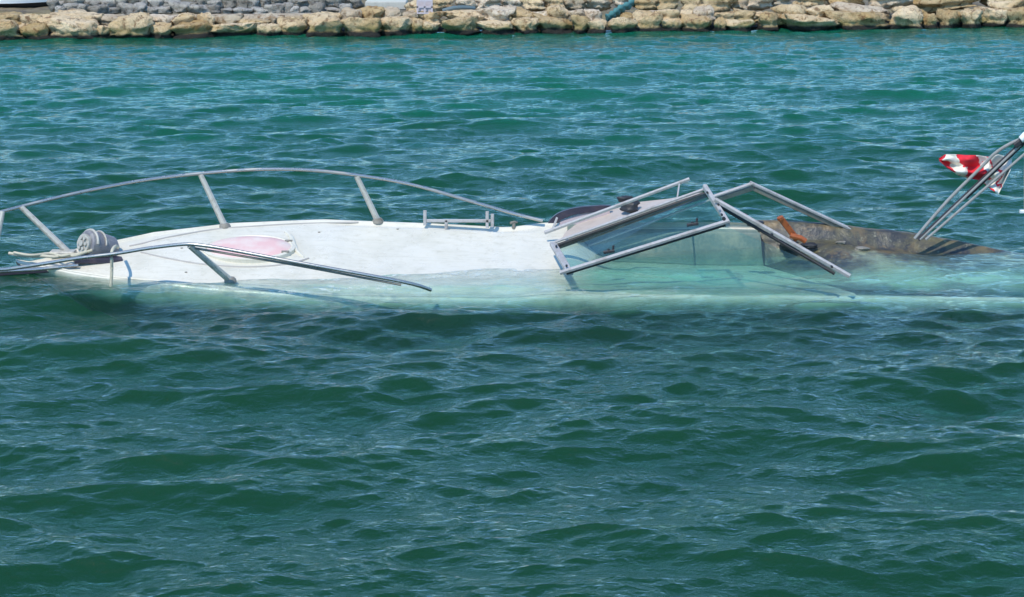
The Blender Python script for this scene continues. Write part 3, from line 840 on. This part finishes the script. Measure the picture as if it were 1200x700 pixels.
# dash, coaming and the dark arched side window beyond the screen
b = MB()
dp = [(643,284,16.72), (826,225,16.80), (800,230,16.95), (784,233,17.05), (747,237,17.1), (700,251,17.1), (641,272,17.05)]
b.slab([P3(p) for p in dp], (0, .15, -1), .05)
b.build('dashboard', M['beige'], boat)
arc_o = [at(*p) for p in ((639,271,16.98),(642,262,17.0),(650,253,17.0),(662,247,17.0),(680,243,17.0),(700,241.5,17.0),(716,241,17.0))]
arc_i = [at(*p) for p in ((650,268,16.98),(653,262,17.0),(660,257,17.0),(670,253,17.0),(684,250,17.0),(700,248,17.0),(716,242,17.0))]
def strip(o_, i_, thick):
    vs = [p for p in o_] + [p for p in i_] + [p + Vector((0, thick, 0)) for p in o_] + [p + Vector((0, thick, 0)) for p in i_]
    n = len(o_); fs = []
    for k in range(n - 1):
        fs += [(k, k+1, n+k+1, n+k), (2*n+k, 3*n+k, 3*n+k+1, 2*n+k+1), (k, 2*n+k, 2*n+k+1, k+1), (n+k, n+k+1, 3*n+k+1, 3*n+k)]
    fs += [(0, n, 3*n, 2*n), (n-1, 3*n-1, 4*n-1, 2*n-1)]
    return vs, fs
sw = soft(obj('side_window', *strip(spline(arc_o, 4), spline(arc_i, 4), .05), M['navy'], boat))
b = MB(); b.bar(at(647, 270, 16.93), at(653, 255, 16.96), .02, .02, up=(0, 1, 0)); b.build('window_bar', M['alu'], sw)
b = MB(); b.slab([at(*p) for p in ((636,272,16.92),(645,268,16.97),(660,258,17.02),(684,250,17.02),(714,243,17.02),(716,262,17.02),(690,275,17.0),(650,286,16.9))], (0, 1, 0), .04)
b.build('coaming', m_grime('mauve_vinyl', (.44, .36, .37), (.3, .23, .23), .5, 0, 6, .5, .15), boat)
def lump(name, c, s, m, parent, seed=1):
    me = rock_mesh(seed, *s, 3, blocky=.2); me.materials.append(M[m])
    o = bpy.data.objects.new(name, me); col.objects.link(o); o.parent = parent; o.location = Vector(c) - wpos(parent); return o
cm = lump('compass', at(738, 241, 16.9), (.085, .06, .055), 'rubber', boat, 5)
lump('compass_hood', at(732, 233, 16.98), (.07, .04, .03), 'rubber', cm, 8)
# rusty bracket standing on the aft deck
b = MB(); p0, p1 = at(934, 281, 16.5), at(915, 256, 16.45)
b.bar(p0, p1, .055, .035, up=(0, 1, 0)); b.tube([p1 + Vector((0, 0, -.01)), p1 + (p1 - p0) * .06], .03, 10)
b.tube([at(926, 276, 16.46), at(938, 279, 16.45), at(944, 283, 16.45)], .025, 8)
b.build('bracket_arm', M['rust'], boat)
for i, (px, py, s) in enumerate(((925,277,.06),(950,280,.05),(885,262,.05),(868,252,.035),(1010,283,.045),(985,276,.03))):
    lump('weed_clump', on_deck(px, py, -.06) if px > 900 else at(px, py, 16.2), (s * 1.5, s, s * .5), 'rubber' if i < 4 else 'alu_dark', boat, 40 + i)
# seat back edge, dark, beside the windscreen corner
for px, py, Y in ((652,289,16.12),(664,312,15.5),(829,226,16.0),(846,252,15.5),(842,240,15.62),(905,275,15.5),(975,313,15.3),(884,220,16.8)):
    c = at(px, py, Y - .05); b = MB(); b.tube([c + Vector((0, .03, 0)), c - Vector((0, .006, 0))], .010, 8); b.build('screw', M['rubber'], ws)

# folded canopy frame at the stern
cf = MB()
cf.tube(spline([at(*p) for p in ((1072,280,16.75),(1110,236,16.75),(1150,196,16.73),(1166,180,16.7),(1185,168,16.7),(1205,160,16.7))], 5), .015, 10)
fr_ = cf.build('canopy_frame', M['tube'], boat)
for a, c, r in (((1078,281,16.72), (1196,170,16.7), .011), ((1085,281,16.7), (1206,176,16.66), .012), ((1076,281,16.73), (1196,168,16.72), .013 + .003), ((1132,232,16.74), (1208,160,16.72), .017)):
    b = MB(); b.tube([at(*a), at(*a).lerp(at(*c), .5), at(*c)], r, 10); b.build('frame_tube', M['tube'] if r < .015 else M['rubber'], fr_)
b = MB(); e0, e1_ = at(1196, 164, 16.66), at(1214, 152, 16.66); b.tube([e0, e0.lerp(e1_, .3), e1_], [.03, .042, .045], 14); b.build('end_cap', M['white_paint'], fr_)
b = MB(); b.bar(at(1189, 171, 16.68), at(1197, 165, 16.68), .05, .05); b.build('hinge', M['rubber'], fr_)
b = MB(); b.tube([at(1202, 160, 16.66), at(1201, 205, 16.66), at(1201, 246, 16.66)], .008, 8); hs = b.build('hanging_cord', M['strap'], fr_)
b = MB(); b.bar(at(1195, 248, 16.66), at(1208, 248, 16.66), .04, .028); b.build('float_toggle', M['white_paint'], hs)

# flag tangled in the frame
def flag():
    top = [(1100,186),(1108,181),(1120,181),(1132,182),(1146,182),(1158,184),(1170,181),(1180,184),(1186,186)]
    bot = [(1101,189),(1110,197),(1122,205),(1133,209),(1146,211),(1154,216),(1161,222),(1170,228),(1184,200)]
    vs = []; NU, NV = 80, 26
    for i in range(NU + 1):
        s = i / NU * 8; k = min(7, int(s)); f = s - k
        a = (top[k][0] + (top[k+1][0] - top[k][0]) * f, top[k][1] + (top[k+1][1] - top[k][1]) * f)
        c = (bot[k][0] + (bot[k+1][0] - bot[k][0]) * f, bot[k][1] + (bot[k+1][1] - bot[k][1]) * f)
        for j in range(NV + 1):
            g = j / NV
            px, py = a[0] + (c[0] - a[0]) * g, a[1] + (c[1] - a[1]) * g
            w = .05 * math.sin(g * 11 + i * .09) * (.4 + .6 * g) + .03 * math.sin(i * .3 + g * 5) + .035 * mnoise.noise(Vector((i * .14, g * 4, 0)))
            vs.append(at(px, py, 16.82 + w))
    fs = [(i*(NV+1)+j, (i+1)*(NV+1)+j, (i+1)*(NV+1)+j+1, i*(NV+1)+j+1) for i in range(NU) for j in range(NV)]
    n = NT('red_white_cloth'); v = n.obco()
    sp = n.n('ShaderNodeSeparateXYZ'); n.l(v, sp.inputs[0])
    x = n.math('ADD', n.math('ADD', sp.outputs[0], n.math('MULTIPLY', sp.outputs[2], .55)), n.rng(n.noise(v, 7, 3), .3, .7, -.08, .08))
    rp = n.n('ShaderNodeValToRGB'); rp.color_ramp.interpolation = 'CONSTANT'
    e = rp.color_ramp.elements; e[0].position = 0; e[0].color = (.68, .02, .035, 1); e[1].position = .16; e[1].color = (.78, .72, .62, 1)
    for p_, c_ in ((.36, (.68, .02, .035, 1)), (.58, (.80, .76, .68, 1)), (.72, (.66, .03, .06, 1)), (.77, (.82, .78, .72, 1))):
        q = e.new(p_); q.color = c_
    n.l(n.rng(x, -.02, .64), rp.inputs[0])
    m = n.pbr(rp.outputs[0], .85)
    o = obj('flag', vs, fs, m, origin=at(1100, 189, 16.82))
    so = o.modifiers.new('thick', 'SOLIDIFY'); so.thickness = .0015
    tag(o, 'crumpled red and white flag tangled in the canopy frame over the stern', 'flag')
flag()

build_water()
